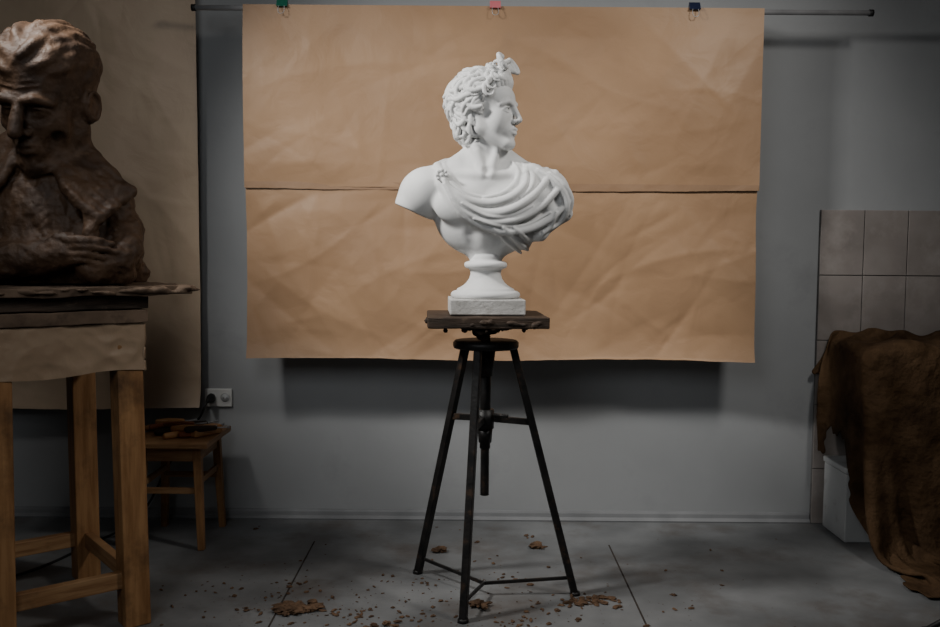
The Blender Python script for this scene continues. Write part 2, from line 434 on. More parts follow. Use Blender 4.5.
PY = 3.80
xl, xr = -.936, 1.190
p1 = sheet('upper', xl, xr, 1.452, 2.190, PY, M['kraft'], 3, 90, amp=.75, botfix=True)
p2 = sheet('lower', xl+.004, xr-.006, .740, 1.475, PY+.004, M['kraft'], 11, 120, amp=1.0, curl=.4, topfix=True)
p3 = sheet('fold', xl+.002, xr-.004, 1.449, 1.474, PY-.004, M['kraft_dark'], 21, 40, res=.006, amp=.3, wave=.001, topfix=False)
join([p1, p2, p3], 'kraft_paper_backdrop')

rod = [tube('rod', [(-1.14, PY+.014, 2.178), (1.63, PY+.014, 2.178)], .0105, M['chrome'], 16)]
for e in (-1.14, 1.63):
    rod.append(tube('cap', [(e-.008, PY+.014, 2.178), (e+.008, PY+.014, 2.178)], .014, M['black'], 16))
for bx in (-.7, .2, 1.05):
    rod.append(tube('br', [(bx, PY+.014, 2.178), (bx, WY, 2.178)], .007, M['chrome'], 10))
    rod.append(tube('fl', [(bx, WY-.006, 2.178), (bx, WY, 2.178)], .025, M['chrome'], 20))
join(rod, 'curtain_rod')

def clip(x, m):
    bm = bmesh.new(); w = .022
    v = [bm.verts.new(p) for p in [(x-w,PY-.016,2.180),(x+w,PY-.016,2.180),(x+w,PY+.026,2.180),(x-w,PY+.026,2.180),(x-w,PY+.003,2.212),(x+w,PY+.003,2.212),(x+w,PY+.007,2.212),(x-w,PY+.007,2.212)]]
    for f in ((0,1,5,4),(2,3,7,6),(4,5,6,7),(1,2,6,5),(3,0,4,7),(3,2,1,0)): bm.faces.new([v[i] for i in f])
    a = from_bm('body', bm, m)
    loop = [(x-.011,PY-.016,2.181),(x-.013,PY-.022,2.165),(x-.008,PY-.026,2.150),(x+.008,PY-.026,2.150),(x+.013,PY-.022,2.165),(x+.011,PY-.016,2.181)]
    b = tube('wire', catmull(loop, 4), .0014, M['chrome'], 6)
    return join([a, b], 'binder_clip')
clip(-.775, M['green']); clip(.093, M['pink']); clip(.905, M['navy'])

lp = sheet('kraft_paper_roll', -2.75, -1.168, .505, 2.60, 3.93, M['kraft_pale'], 33, 110, amp=.9, wave=.016, curl=.7, vert=True)
lr = tube('hanging_roll', [(-2.8, 3.93, 2.62), (-1.10, 3.93, 2.62)], .03, M['kraft_pale'], 20)
lb = [tube('b', [(x, 3.93, 2.62), (x, WY, 2.62)], .008, M['chrome'], 8) for x in (-2.6, -1.3)]
join([lp, lr]+lb, 'hanging_kraft_paper')

# ------------------------------------------------------------------ plaster bust
BX, BY, BZ = .052, 3.10, .984
F = Field((-.33,-.19,.17), (.32,.21,.91), .0021)
F.ell((-.210,.012,.400), (.086,.070,.085), .01)
F.cone((-.195,.01,.42), (-.252,.01,.36), .065, .057, .02)
F.half((-.292,0,.362), (-.45,0,-1), (-.25,0,.30), .14)
F.ell((.205,.012,.400), (.078,.070,.080), .01)
F.cone((.20,.01,.42), (.245,.01,.34), .062, .048, .02)
F.cone((.13,.0,.36), (.19,.0,.30), .07, .05, .03)
F.half((.25,0,.300), (.75,0,-1), (.25,0,.24), .14)
F.ell((0,.030,.355), (.182,.105,.160), .02)
F.ell((0,.020,.300), (.150,.100,.105), .03)
for s in (-1, 1):
    F.cone((0,.02,.440), (s*.195,.015,.415), .068, .062, .04)
    F.cone((s*.02,.035,.56), (s*.15,.025,.455), .034, .040, .04)
    F.ell((s*.082,-.052,.362), (.092,.046,.068), .020)
    F.cone((s*.018,-.058,.462), (s*.17,-.015,.468), .011, .012, .014)
    F.cone((s*.05,-.078,.262), (s*.045,-.075,.235), .012, .01, .03, sub=True)
F.strand([(0,-.112,.42), (0,-.112,.36), (0,-.100,.29), (0,-.095,.24)], .008, .020, sub=True)
F.ell((-.085,-.098,.338), (.0055,.005,.0055), .004)
F.cone((-.002,.018,.44), (-.008,.012,.63), .059, .049, .035)
F.strand([(-.046,-.002,.600), (-.034,-.036,.54), (-.012,-.058,.468)], [.012,.013,.009], .018)
F.strand([(.035,-.012,.59), (.030,-.040,.53), (.012,-.057,.468)], [.010,.010,.008], .020)
F.ell((0,-.070,.478), (.010,.010,.012), .014, sub=True)
hf = frame((.002,.000,.670), 1.0, math.radians(64), math.radians(-2), math.radians(2))
sculpt_face(F, hf, ears=False)
EC = np.array((0,.024,.046)); ER = np.array((.084,.106,.088))
EC2 = np.array((0,.040,-.020)); ER2 = np.array((.066,.066,.075))
def lock(p, d, steps, step, turn, r0, r1, lift=.006, C=EC, R=ER):
    pts = []; rr = []; p = np.array(p, float); d = np.array(d, float)
    for i in range(steps):
        nrm = (p-C)/R**2; nrm /= np.linalg.norm(nrm)
        q = (p-C)/R; q /= np.linalg.norm(q); p = C+q*R
        u = i/(steps-1)
        pts.append(p+nrm*(lift+.005*math.sin(u*math.pi))); rr.append(r0*(.75+.6*math.sin(math.pi*min(u*1.3,1)))*(1-u)+r1*u)
        d = d-nrm*(d@nrm); d /= np.linalg.norm(d)
        side = np.cross(nrm, d); a = turn*(.25+1.6*u)
        d = d*math.cos(a)+side*math.sin(a)
        p = p+d*step
    return pts, rr
r = np.random.RandomState(5)
F.ell((0,.042,.058), (.087,.097,.085), .006, fr=hf)
F.ell((0,.048,-.02), (.062,.060,.062), .010, fr=hf)
NL = 330
for i in range(NL):
    z = 1-2*(i+.5)/NL; ph = i*2.39996; q = math.sqrt(1-z*z)
    dvec = np.array((q*math.cos(ph), q*math.sin(ph), z)); p = EC+dvec*ER
    if p[2] < -.025: continue
    if p[1] < -.035 and p[2] < .086: continue
    if p[1] < -.018 and p[2] < .056: continue
    if p[1] < .006 and p[2] < .010: continue
    s = 1 if p[0] > 0 else -1
    flow = np.array((s*(.55 if p[1] < .02 else .15), 1.0, -.10 if p[2] > .09 else -.55))
    pts, rr = lock(p, flow, 11, .0078*r.uniform(.85, 1.25), r.choice([-1,1])*r.uniform(.20, .52), r.uniform(.0070, .0092), .0026, r.uniform(.007, .018))
    F.strand(pts, rr, .0010, fr=hf)
for i in range(150):
    z = 1-2*(i+.5)/150; ph = i*2.39996; q = math.sqrt(1-z*z)
    p = EC2+np.array((q*math.cos(ph), q*math.sin(ph), z))*ER2
    if p[2] > .02 or p[2] < -.095 or p[1] < .024: continue
    pts, rr = lock(p, (0,.3,-1), 10, .0074, r.choice([-1,1])*r.uniform(.25, .6), r.uniform(.0070,.0095), .0028, r.uniform(.006,.016), EC2, ER2)
    F.strand(pts, rr, .0010, fr=hf)
# temple locks swept back over the ears
for s in (-1, 1):
    for i in range(6):
        z0 = .062-.012*i; y0 = -.034+.005*i
        pts = []
        for t in np.linspace(0, 1, 9):
            pts.append((s*(.072+.020*math.sin(t*2.2)), y0+.050*t, z0+.012*math.sin(t*5+i)-.010*t))
        F.strand(pts, [.0045,.0070,.0085,.0090,.0088,.0082,.0075,.0065,.0045], .0010, fr=hf)
# forehead hair rolled up and back
for s in (-1, 1):
    for i in range(8):
        x0 = s*(.004+i*.0085)
        z0 = .084-.0040*i*i*.22; y0 = -.078+.0012*i*i
        pts = []
        for t in np.linspace(0, 1, 9):
            pts.append((x0+s*.020*t+.005*math.sin(t*6+i), y0+.045*t-.016*math.sin(t*3.1), z0+.040*math.sin(t*2.0)-.003*i*t))
        F.strand(pts, [.0058,.0082,.0092,.0094,.0092,.0088,.0082,.0075,.0058], .0008, fr=hf)
# bow-shaped top-knot above the forehead
F.ell((0,-.036,.128), (.044,.046,.025), .008, fr=hf)
for s in (-1, 1):
    for q in range(4):
        rad = .013+.004*q; off = .006*q
        pts = [(s*(.012+.010*q+rad*.9*math.sin(a)), -.058-.006*q+.5*rad*math.cos(a*1.1), .150+off*.4+rad*math.cos(a)*.9) for a in np.linspace(-.6, 4.6, 12)]
        F.strand(pts, np.linspace(.0088,.0058,12), .0012, fr=hf)
for i in range(12):
    c = np.array((r.uniform(-.036,.036), -.030+r.uniform(-.030,.034), .146+r.uniform(-.010,.012)))
    ax1 = r.normal(size=3); ax1 /= np.linalg.norm(ax1); ax2 = np.cross(ax1, r.normal(size=3)); ax2 /= np.linalg.norm(ax2)
    R0 = r.uniform(.012,.017)
    pts = [c+(ax1*math.cos(a)+ax2*math.sin(a))*R0*(1-.08*a) for a in np.linspace(0, 4.6, 11)]
    F.strand(pts, np.linspace(.0080,.0050,11), .0012, fr=hf)

def cm(P): return [(a/100, b/100) for a, b in P]
def fold(P, rad, push, seg=5, fade=True, F=F):
    P = catmull([(a, b, 0) for a, b in cm(P)], seg)
    ys = np.array([F.front_y(a, b, .03) for a, b, _ in P])
    for _ in range(4): ys[1:-1] = (ys[:-2]+ys[1:-1]+ys[2:])/3
    n = len(P); rr = [rad*(.45+.65*math.sin(math.pi*(i+.5)/n)) if fade else rad for i in range(n)]
    return [(P[i,0], ys[i]+push, P[i,1]) for i in range(n)], rr
base = [
 [(-14.5,45.5),(-11,41),(-5,36.5),(3,35.5),(10,38.5),(14,43),(16,47)],
 [(-14,44.5),(-9,37.5),(-1,32.5),(8,33),(17,38),(23,43)],
 [(-13.5,43.5),(-7,34),(2,29.8),(13,30),(22,34),(26,39)],
 [(10,48),(13,44),(16,41),(19,38),(22,34)],
 [(15,48),(20,45),(25,41),(26,34)],
 [(5,29),(10,26),(13,24)], [(9,29),(14,27),(18,27)],
]
for P in base:
    pts, rr = fold(P, .024, .014, fade=False); F.strand(pts, rr, .018)
folds = [
 ([(-14.8,46),(-12,41.5),(-6,37.6),(1,36.8),(8,38.8),(12.5,43),(13,48.5)], .0130),
 ([(-14.4,44.8),(-10,38.4),(-3,34.0),(5.5,34.0),(13.5,38.0),(19,43.6),(21,47)], .0145),
 ([(-14.1,43.8),(-9,35.4),(-.5,31.0),(9,31.4),(17,35.4),(23.5,41.5),(26,44)], .0130),
 ([(-13.8,42.8),(-7,32.4),(3,27.9),(12.5,28.2),(20.5,31.6),(26,36.4),(28,38.6)], .0120),
 ([(-12,43.2),(-6,39.6),(2,38.8),(8,41)], .0060),
 ([(-8,36.6),(0,32.6),(8,32.8),(15,36)], .0060),
 ([(-4,31.6),(4,29.4),(13,29.9),(21,34)], .0060),
 ([(8.5,51),(10.5,47),(9,43),(5,40),(-1,38.6)], .0085),
 ([(12,50.5),(15.2,46),(14.5,42),(11,38.6)], .0085),
 ([(17,48.2),(22,44.5),(25.5,40),(26.5,35),(24,30.5),(19,27.6)], .0105),
 ([(21,47),(25.5,43),(28,38.5),(27.8,33.5)], .0095),
 ([(23,34),(21.5,30),(18.5,26.5)], .008),
 ([(2.5,28.4),(6,25.2),(9.5,22.6),(12.0,20.6)], .0085),
 ([(5.5,28.8),(9.5,25.4),(13,22.6),(14.4,21.6)], .0090),
 ([(9.0,28.8),(12.5,26.2),(15.2,24.0)], .0075),
]
for P, rad in folds:
    pts, rr = fold(P, rad, -.001); F.strand(pts, rr, .0050)
F.strand([(-.147,-.045,.462), (-.165,-.010,.492), (-.140,.05,.505), (-.07,.085,.520), (.03,.09,.522), (.10,.06,.512), (.125,.0,.495)], [.012,.016,.02,.02,.02,.02,.014], .008)
F.strand([(-.135,-.040,.468), (-.145,.0,.500), (-.11,.05,.520), (-.04,.075,.535), (.05,.07,.532), (.100,.03,.515), (.112,-.02,.49)], [.008,.010,.012,.012,.012,.012,.010], .006)
F.strand([(-.160,-.040,.452), (-.185,-.01,.478), (-.18,.04,.485)], [.009,.012,.012], .006)
for dx in (0, .03, .06, .09):
    F.strand([(.13+dx,-.055+dx*.2,.475-dx*.25), (.14+dx,-.01,.50-dx*.28), (.13+dx,.05,.49-dx*.3)], [.009,.011,.010], .007)
by = F.front_y(-.147, .458, -.06)
F.ell((-.147,by-.002,.458), (.020,.010,.020), .003)
for a in range(8):
    t = a*math.pi/4; F.ell((-.147+.016*math.cos(t), by-.010, .458+.016*math.sin(t)), (.0065,.006,.0065), .0015)
F.ell((-.147,by-.013,.458), (.008,.008,.008), .001)
F.cone((0,.02,.26), (0,.01,.185), .060, .052, .03)
head = F.mesh('sculpture', M['plaster'], (BX, BY, BZ))

prof = [(.052,.0),(.052,.110),(.056,.115),(.064,.118),(.072,.115),(.077,.107),(.079,.098),(.084,.096),(.087,.090),(.094,.078),(.104,.066),(.118,.056),(.134,.051),(.146,.053),(.152,.058),(.154,.066),(.158,.071),(.165,.073),(.172,.071),(.176,.064),(.178,.054),(.186,.050),(.200,.050),(.205,0.0)]
so = lathe('socle', prof, BX, BY, BZ, M['plaster'])
pl = box('plinth', BX-.124, BX+.124, BY-.122, BY+.122, BZ+.002, BZ+.053, M['plinth'], .004, rot=math.radians(3))
join([head, so, pl], 'plaster_bust')

# ------------------------------------------------------------------ sculpting stand
st = []
ctr = Vector((.055,3.10,0))
feet = [Vector((-.186,3.319,0)), Vector((-.0145,2.874,0)), Vector((.374,3.116,0))]
st.append(tube('ring', [ctr+Vector((0,0,.866)), ctr+Vector((0,0,.872)), ctr+Vector((0,0,.886)), ctr+Vector((0,0,.892))], [.108,.112,.112,.106], M['metal'], 40))
st.append(tube('hub', [ctr+Vector((0,0,.77)), ctr+Vector((0,0,.866))], [.024,.034], M['metal'], 20))
for f in feet:
    d = (f-ctr).normalized(); t = ctr+d*.092+Vector((0,0,.872))
    f2 = f+Vector((0,0,.0))
    st.append(beam('leg', f2, t, .025, .025, M['metal'], xdir=(-d.y,d.x,0), bev=.003))
    st.append(tube('foot', [f, f+Vector((0,0,.012))], [.019,.017], M['metal'], 12))
    def at(z): 
        u = z/.872; return f2.lerp(t, u)
    a = at(.61); st.append(beam('brace', ctr+Vector((0,0,.625)), a, .022, .012, M['metal'], xdir=(0,0,1), bev=.002))
    b = at(.062); st.append(beam('low', ctr+Vector((0,0,.045)), b, .012, .008, M['metal'], xdir=(0,0,1), bev=.002))
st.append(tube('collar', [ctr+Vector((0,0,.59)), ctr+Vector((0,0,.655))], [.030,.030], M['metal'], 20))
st.append(tube('nut', [ctr+Vector((0,0,.54)), ctr+Vector((0,0,.59))], [.022,.026], M['metal'], 6))
st.append(tube('col', [ctr+Vector((0,0,.52)), ctr+Vector((0,0,.88))], [.018,.018], M['metal'], 18))
zz = np.arange(.356, .95, .0035); rr = [.0145+.0020*(1 if i % 2 else -1) for i in range(len(zz))]
st.append(tube('screw', [ctr+Vector((0,0,z)) for z in zz], rr, M['metal'], 16))
st.append(tube('knob', [ctr+Vector((.03,-.02,.64)), ctr+Vector((.075,-.05,.64))], [.006,.006], M['metal'], 8))
st.append(tube('flange', [ctr+Vector((0,0,.915)), ctr+Vector((0,0,.945))], [.035,.075], M['metal'], 20))
st.append(box('board', ctr.x-.200, ctr.x+.195, ctr.y-.17, ctr.y+.17, .946, BZ-.001, M['woodd'], .004, rot=math.radians(3), rough=.0014))
FB = Field((-.24,-.20,-.06), (.24,.20,.04), .005)
r = np.random.RandomState(9)
for i in range(90):
    side = r.randint(0, 3); 
    if side == 0: p = (r.uniform(-.18,.18), -.162+r.normal()*.004, -.012+r.uniform(-.012,.004))
    elif side == 1: p = (r.choice([-.188,.184])+r.normal()*.003, r.uniform(-.16,.16), -.012+r.uniform(-.010,.004))
    else: p = (r.normal()*.06, -.1+r.uniform(-.06,.1), -.036+r.uniform(-.008,.004))
    FB.ell(p, (r.uniform(.006,.018), r.uniform(.006,.014), r.uniform(.005,.012)), .006)
FB.v += vnoise(FB, .013, 4)*.003
st.append(FB.mesh('crust', M['woodd'], (ctr.x, ctr.y, .978)))
FC = Field((-.06,-.06,-.06), (.06,.06,.06), .004)
for i in range(14): FC.ell((r.normal()*.014, -.022+r.normal()*.010, r.normal()*.018), r.uniform(.008,.016), .006)
FC.v += vnoise(FC, .012, 8)*.003
st.append(FC.mesh('clay_lump', M['debris'], (ctr.x-.005, ctr.y, .915)))
join(st, 'sculpting_stand')

# ------------------------------------------------------------------ tall table with clay bust
A = Vector((-1.066,2.85,0)); B = Vector((-1.388,3.25,0)); C = Vector((-1.372,2.603,0)); D = B+(C-A)
cen = (A+D)/2
u = (C-A).normalized(); w = (B-A).normalized()
tb = []
for f in (A, B, C, D):
    top = f+(cen-f)*.05; top.z = .965
    tb.append(beam('leg', f, top, .080, .080, M['wood'], xdir=u, bev=.004))
def stretch(p, q, z, h=.052, t=.03, off=0):
    return beam('str', p+Vector((0,0,z)), q+Vector((0,0,z)), h, t, M['woodh'], xdir=(0,0,1), bev=.003)
for p, q in ((A,C),(A,B),(B,D),(C,D)): tb.append(stretch(p, q, .150))
for p, q in ((A,C),(A,B),(B,D),(C,D)):
    p2 = p+(cen-p)*.05; q2 = q+(cen-q)*.05
    tb.append(beam('apron', p2+Vector((0,0,.905)), q2+Vector((0,0,.905)), .12, .03, M['woodh'], xdir=(0,0,1)))
ang = math.atan2(u.y, u.x)
def rbox(name, hu, hw, z0, z1, mat, rough=0, da=0, cc=None):
    c = cc or cen
    return box(name, c.x-hu, c.x+hu, c.y-hw, c.y+hw, z0, z1, mat, .003, rot=ang+da, piv=(c.x, c.y, 0), rough=rough)
hu, hw = (C-A).length/2+.040, (B-A).length/2+.040
tb.append(rbox('plank', hu+.003, hw+.003, .966, 1.006, M['woodm'], .0015))
tb.append(rbox('plank2', hu+.002, hw+.002, 1.010, 1.050, M['woodd'], .002, .02))
vs = []; fs = []
cs = [cen-u*hu-w*hw, cen+u*hu-w*hw, cen+u*hu+w*hw, cen-u*hu+w*hw]
per = []
for i in range(4):
    a, b = cs[i], cs[(i+1) % 4]
    for t in np.linspace(0, 1, 70, endpoint=False): per.append((a.lerp(b, t), ((b-a).normalized().cross(Vector((0,0,1))))))
nP = len(per); nz = 30
for i, (p, nrm) in enumerate(per):
    zb = .812+.005*math.sin(i*.11)+.004*math.sin(i*.043+1)
    for k in range(nz):
        z = .964+(zb-.964)*k/(nz-1)
        v = Vector((p.x, p.y, z)); e = abs(mnoise.noise(v*9+Vector((3,1,2))))
        o = .004+.012*e+.006*abs(mnoise.noise(v*22))
        vs.append(v+nrm*o)
for i in range(nP):
    for k in range(nz-1):
        j = (i+1) % nP; fs.append((i*nz+k, i*nz+k+1, j*nz+k+1, j*nz+k))
tb.append(mobj('paper_wrap', vs, fs, M['wrap'], True))
tb.append(rbox('top', .372, .332, 1.052, 1.080, M['woodm'], .004))
FT = Field((-.56,-.56,-.04), (.56,.56,.03), .008)
r = np.random.RandomState(14)
R2 = Matrix.Rotation(ang, 3, 'Z')
for i in range(120):
    a = r.uniform(-1, 1); e = r.randint(4)
    q = Vector(((a*.350, .325*(1 if e % 2 else -1), 0) if e < 2 else (.362*(1 if e % 2 else -1), a*.31, 0)))
    q = R2 @ q
    FT.ell((q.x+r.normal()*.006, q.y+r.normal()*.006, r.uniform(-.014,.002)), (r.uniform(.014,.04), r.uniform(.012,.03), r.uniform(.004,.008)), .008)
FT.v += vnoise(FT, .02, 5)*.003
tb.append(FT.mesh('crust', M['woodm'], (cen.x, cen.y, 1.073)))
join(tb, 'modelling_table')

# clay bust of a man looking down
OX, OY, OZ = -1.325, 2.90, 1.085
G = Field((-.42,-.34,-.01), (.40,.30,.89), .0042)
G.ell((-.03,.02,.10), (.31,.16,.15), .02)
G.ell((-.05,.02,.22), (.27,.15,.15), .05)
G.cone((-.02,.03,.25), (.01,.0,.46), .13, .090, .05)
G.cone((-.30,-.06,.03), (.24,-.06,.03), .045, .045, .03); G.cone((-.28,.10,.03), (.22,.10,.03), .05, .05, .03)
G.cone((-.10,.02,.40), (-.31,.02,.26), .085, .10, .05)
G.cone((.06,.03,.36), (.19,.02,.24), .075, .065, .04)
def plate(P, r0, r1, k, steps=7):
    for t in np.linspace(0, 1, steps):
        a = [np.array(p[0])*(1-t)+np.array(p[1])*t for p in P]
        G.strand(catmull(a, 4), np.linspace(r0, r1, 4*(len(a)-1)+1), k)
plate([((.085,.02,.455),(.06,-.07,.385)), ((.16,-.02,.385),(.11,-.13,.285)), ((.265,-.03,.285),(.205,-.135,.200))], .020, .017, .010)
plate([((-.085,.02,.46),(-.07,-.08,.385)), ((-.19,-.03,.40),(-.11,-.14,.285)), ((-.34,-.03,.33),(-.22,-.16,.200))], .020, .017, .010)
for P in ([(.16,-.10,.22),(.18,-.13,.17),(.17,-.14,.11)], [(-.20,-.13,.24),(-.22,-.15,.17),(-.2,-.17,.10)]):
    G.strand(catmull(P, 4), .022, .025)
G.strand(catmull([(-.33,-.05,.16),(-.24,-.14,.075),(-.05,-.16,.075),(.07,-.155,.090)], 4), .052, .04)
G.strand(catmull([(.24,.0,.17),(.250,-.08,.09),(.18,-.13,.05)], 4), .050, .03)
G.ell((.105,-.170,.098), (.055,.028,.040), .018)
for dz, L in ((.032,.115),(.011,.130),(-.010,.122),(-.029,.098)):
    z = .100+dz
    G.strand(catmull([(.125,-.180,z),(.125+L*.45,-.184,z+.003),(.125+L*.8,-.160,z-.006),(.125+L,-.135,z-.010)], 3), np.linspace(.0125,.0100,10), .004)
G.strand(catmull([(.07,-.175,.125),(.10,-.180,.140),(.14,-.165,.146)], 3), np.linspace(.014,.010,7), .006)
of = frame((.022,-.055,.554), 1.56, math.radians(-7), math.radians(20), math.radians(4))
sculpt_face(G, of, old=True)
# close-cropped, roughly blocked-in hair
r = np.random.RandomState(31)
G.ell((0,.018,.068), (.086,.107,.082), .004, fr=of)
HC = np.array((0,.018,.068)); HR = np.array((.086,.107,.082))
for i in range(110):
    z = 1-2*(i+.5)/110; ph = i*2.39996; q = math.sqrt(1-z*z)
    p = HC+np.array((q*math.cos(ph), q*math.sin(ph), z))*HR
    if p[2] < .066 and p[1] < .0: continue
    if p[2] < .02: continue
    if p[2] < .045 and p[1] < .035: continue
    pts, rr = lock(p, (.4*np.sign(p[0]), .8, .1), 6, .010, r.choice([-1,1])*r.uniform(.0,.12), r.uniform(.004,.007), .004, r.uniform(-.004,-.001), HC, HR)
    G.strand(pts, rr, .014, fr=of)
G.cone((-.02,.05,.42), (.0,.02,.60), .10, .10, .04)
lf = (vnoise(G, .035, 1)*.0040 + vnoise(G, .015, 2)*.0030).astype(np.float32)
zc = (G.lo[2]+G.h*np.arange(G.n[2])); amp = np.clip((.42-zc)/.1, 0, 1)*.8+.40
G.v += lf*amp[None,None,:].astype(np.float32)
i0 = int(round((0-G.lo[2])/G.h)); G.v[:,:,:i0+1] = np.maximum(G.v[:,:,:i0+1], .003)
G.mesh('clay_bust', M['clay'], (OX, OY, OZ))

# ------------------------------------------------------------------ stool with tools
so_ = []
sx0, sx1, sy0, sy1 = -1.31, -1.06, 3.56, 3.87
so_.append(box('top', sx0-.025, sx1+.035, sy0-.035, sy1+.025, .412, .436, M['woodh'], .005))
for x in (sx0, sx1):
    for y in (sy0, sy1):
        xi = x+(.018 if x == sx0 else -.018); yi = y+(.02 if y == sy0 else -.02)
        so_.append(beam('leg', (x, y, 0), (xi, yi, .412), .026, .026, M['wood'], w2=.034, d2=.034, bev=.003))
for y in (sy0+.02, sy1-.02):
    so_.append(beam('apron', (sx0+.02, y, .380), (sx1-.02, y, .380), .055, .016, M['woodh'], xdir=(0,0,1), bev=.002))
    so_.append(beam('str', (sx0+.01, y-.005, .235), (sx1-.01, y-.005, .235), .024, .014, M['woodh'], xdir=(0,0,1), bev=.002))
for x in (sx0+.018, sx1-.018):
    so_.append(beam('apron', (x, sy0+.02, .380), (x, sy1-.02, .380), .055, .016, M['woodh'], xdir=(0,0,1), bev=.002))
    so_.append(beam('str', (x, sy0+.01, .265), (x, sy1-.01, .265), .024, .014, M['woodh'], xdir=(0,0,1), bev=.002))
join(so_, 'wooden_stool')
tools = []
r = np.random.RandomState(4)
M['handle'] = mk('varnished_handle', (.34,.15,.052), (.52,.28,.115), 10, .4, .1, 30)
M['handle_red'] = mk('red_brown_handle', (.22,.07,.028), (.32,.11,.045), 10, .4, .1, 30)
hm = [M['handle'], M['handle_red'], M['handle'], M['woodd']]
for i in range(12):
    x = sx0+.02+.019*i; y = sy0+.06+r.uniform(.0, .17); a = r.uniform(.35, .95); L = r.uniform(.11, .15); z = .450+.011*(i % 3)
    dx, dy = math.cos(a), math.sin(a)
    pts = [(x+dx*L*(t-.5), y+dy*L*(t-.5)*.8, z) for t in (0,.05,.4,.7,.95,1)]
    tools.append(tube('handle', pts, [.006,.012,.0145,.012,.010,.006], hm[i % 4], 12))
    e = pts[-1]
    tools.append(tube('blade', [e, (e[0]+dx*.03, e[1]+dy*.03, z), (e[0]+dx*.05, e[1]+dy*.05, z)], [.003,.003,.006], M['chrome'], 8))
tools.append(box('block', -1.11, -1.050, 3.62, 3.76, .437, .474, M['handle'], .008, rot=-.6))
join(tools, 'sculpting_tools')

sc = [box('plate', -1.165, -1.045, WY-.012, WY, .50, .58, M['white'], .004)]
for x in (-1.135, -1.075):
    sc.append(tube('ring', [(x+.022*math.cos(a), WY-.013, .54+.022*math.sin(a)) for a in np.linspace(0, 2*math.pi, 20, endpoint=False)], .002, M['white'], 6, closed=True))
    sc.append(tube('well', [(x, WY-.0135, .54), (x, WY-.012, .54)], .019, M['boxw'], 20))
for dx in (-.008, .008): sc.append(tube('pin', [(-1.075+dx, WY-.0145, .54), (-1.075+dx, WY-.0130, .54)], .0025, M['black'], 8))
join(sc, 'wall_socket')
pc = [tube('plug', [(-1.135, WY-.016, .54), (-1.135, WY-.032, .54), (-1.137, WY-.055, .535), (-1.140, WY-.07, .53)], [.019,.018,.011,.006], M['black'], 16)]
pc.append(tube('cord', catmull([(-1.140,3.93,.53),(-1.148,3.915,.505),(-1.165,3.925,.47),(-1.20,3.935,.43),(-1.25,3.945,.35),(-1.33,3.945,.22),(-1.40,3.93,.08),(-1.46,3.82,.010),(-1.52,3.60,.006),(-1.60,3.32,.006),(-1.75,3.15,.006),(-2.1,3.0,.006)], 8), .0050, M['black'], 8))
join(pc, 'power_cable')

# ------------------------------------------------------------------ covered washbasin, burlap, white box
def sim_cloth():
    sp = .024; nx, ny = 52, 57
    X0 = 1.430
    P = np.zeros((nx, ny, 3)); r = np.random.RandomState(3)
    for i in range(nx):
        for j in range(ny):
            P[i,j] = (X0+i*sp*.74, 3.955-j*sp, .930)
    wv = np.zeros(nx)
    for _ in range(6): wv += r.uniform(.3,1)*np.sin(np.arange(nx)*r.uniform(.25,.9)+r.uniform(0,6))
    P[...,2] += .016*wv[:,None]+r.normal(size=(nx,ny))*.004
    V = np.zeros_like(P); pin = P[8:,0].copy(); pin[:,2] = .860+.006*wv[8:]
    bx = np.array([1.56, 3.56, .62])
    dt = .012
    def con(P, sa, sb, L, st):
        a, b = P[sa], P[sb]; d = b-a; l = np.linalg.norm(d, axis=-1, keepdims=True)+1e-9
        c = d*(l-L)/l*.5*st; P[sa] = a+c; P[sb] = b-c
    def step_axis(P, k, L, st, axis):
        n = P.shape[axis]
        for off in range(2*k):
            ia = np.arange(off, n-k, 2*k)
            if len(ia) == 0: continue
            ib = ia+k
            if axis == 0: con(P, ia, ib, L, st)
            else:
                Q = P.transpose(1,0,2); con(Q, ia, ib, L, st)
    S = slice
    for it in range(330):
        V[...,2] -= 9.8*dt; V *= .985
        if it < 120: V[...,1] += .03*np.sin(wv*1.7+it*.01)[:,None]*np.linspace(0,1,ny)[None,:]
        old = P.copy(); P += V*dt
        for _ in range(9):
            step_axis(P, 1, sp, 1, 0); step_axis(P, 1, sp, 1, 1)
            for (a, b) in (((S(0,-1),S(0,-1)),(S(1,None),S(1,None))), ((S(1,None),S(0,-1)),(S(0,-1),S(1,None)))):
                con(P, a, b, sp*1.414, .12)
            step_axis(P, 2, sp*2, .05, 0); step_axis(P, 2, sp*2, .05, 1)
            P[8:,0] = pin
            top = .826+.030*np.sin(P[...,0]*13+1)*np.sin(P[...,1]*17)+.03*np.exp(-((P[...,0]-1.72)/.07)**2-((P[...,1]-3.75)/.08)**2)
            ins = (P[...,0] > bx[0]) & (P[...,1] > bx[1]+.03*np.sin(P[...,0]*9)) & (P[...,2] > bx[2]) & (P[...,2] < top)
            if ins.any():
                q = P[ins]; tt = top[ins]
                dist = np.stack([q[:,0]-bx[0], q[:,1]-bx[1], tt-q[:,2], q[:,2]-bx[2]+.05], 1); m = dist.argmin(1)
                q[m==0,0] = bx[0]; q[m==1,1] = bx[1]; q[m==2,2] = tt[m==2]; q[m==3,2] = bx[2]
                P[ins] = q
            P[...,2] = np.maximum(P[...,2], .012); P[...,1] = np.minimum(P[...,1], 3.965)
        V = (P-old)/dt
        fl = P[...,2] < .014; V[fl] *= .3
        sp_ = np.linalg.norm(V, axis=-1, keepdims=True); V *= np.minimum(1, 3/(sp_+1e-9))
    return P
P = sim_cloth(); nx, ny = P.shape[:2]
i, j = np.meshgrid(np.arange(nx-1), np.arange(ny-1), indexing='ij')
cut = 8.5+1.5*np.sin(j*.35)-np.clip((j-44)/5, 0, 3)
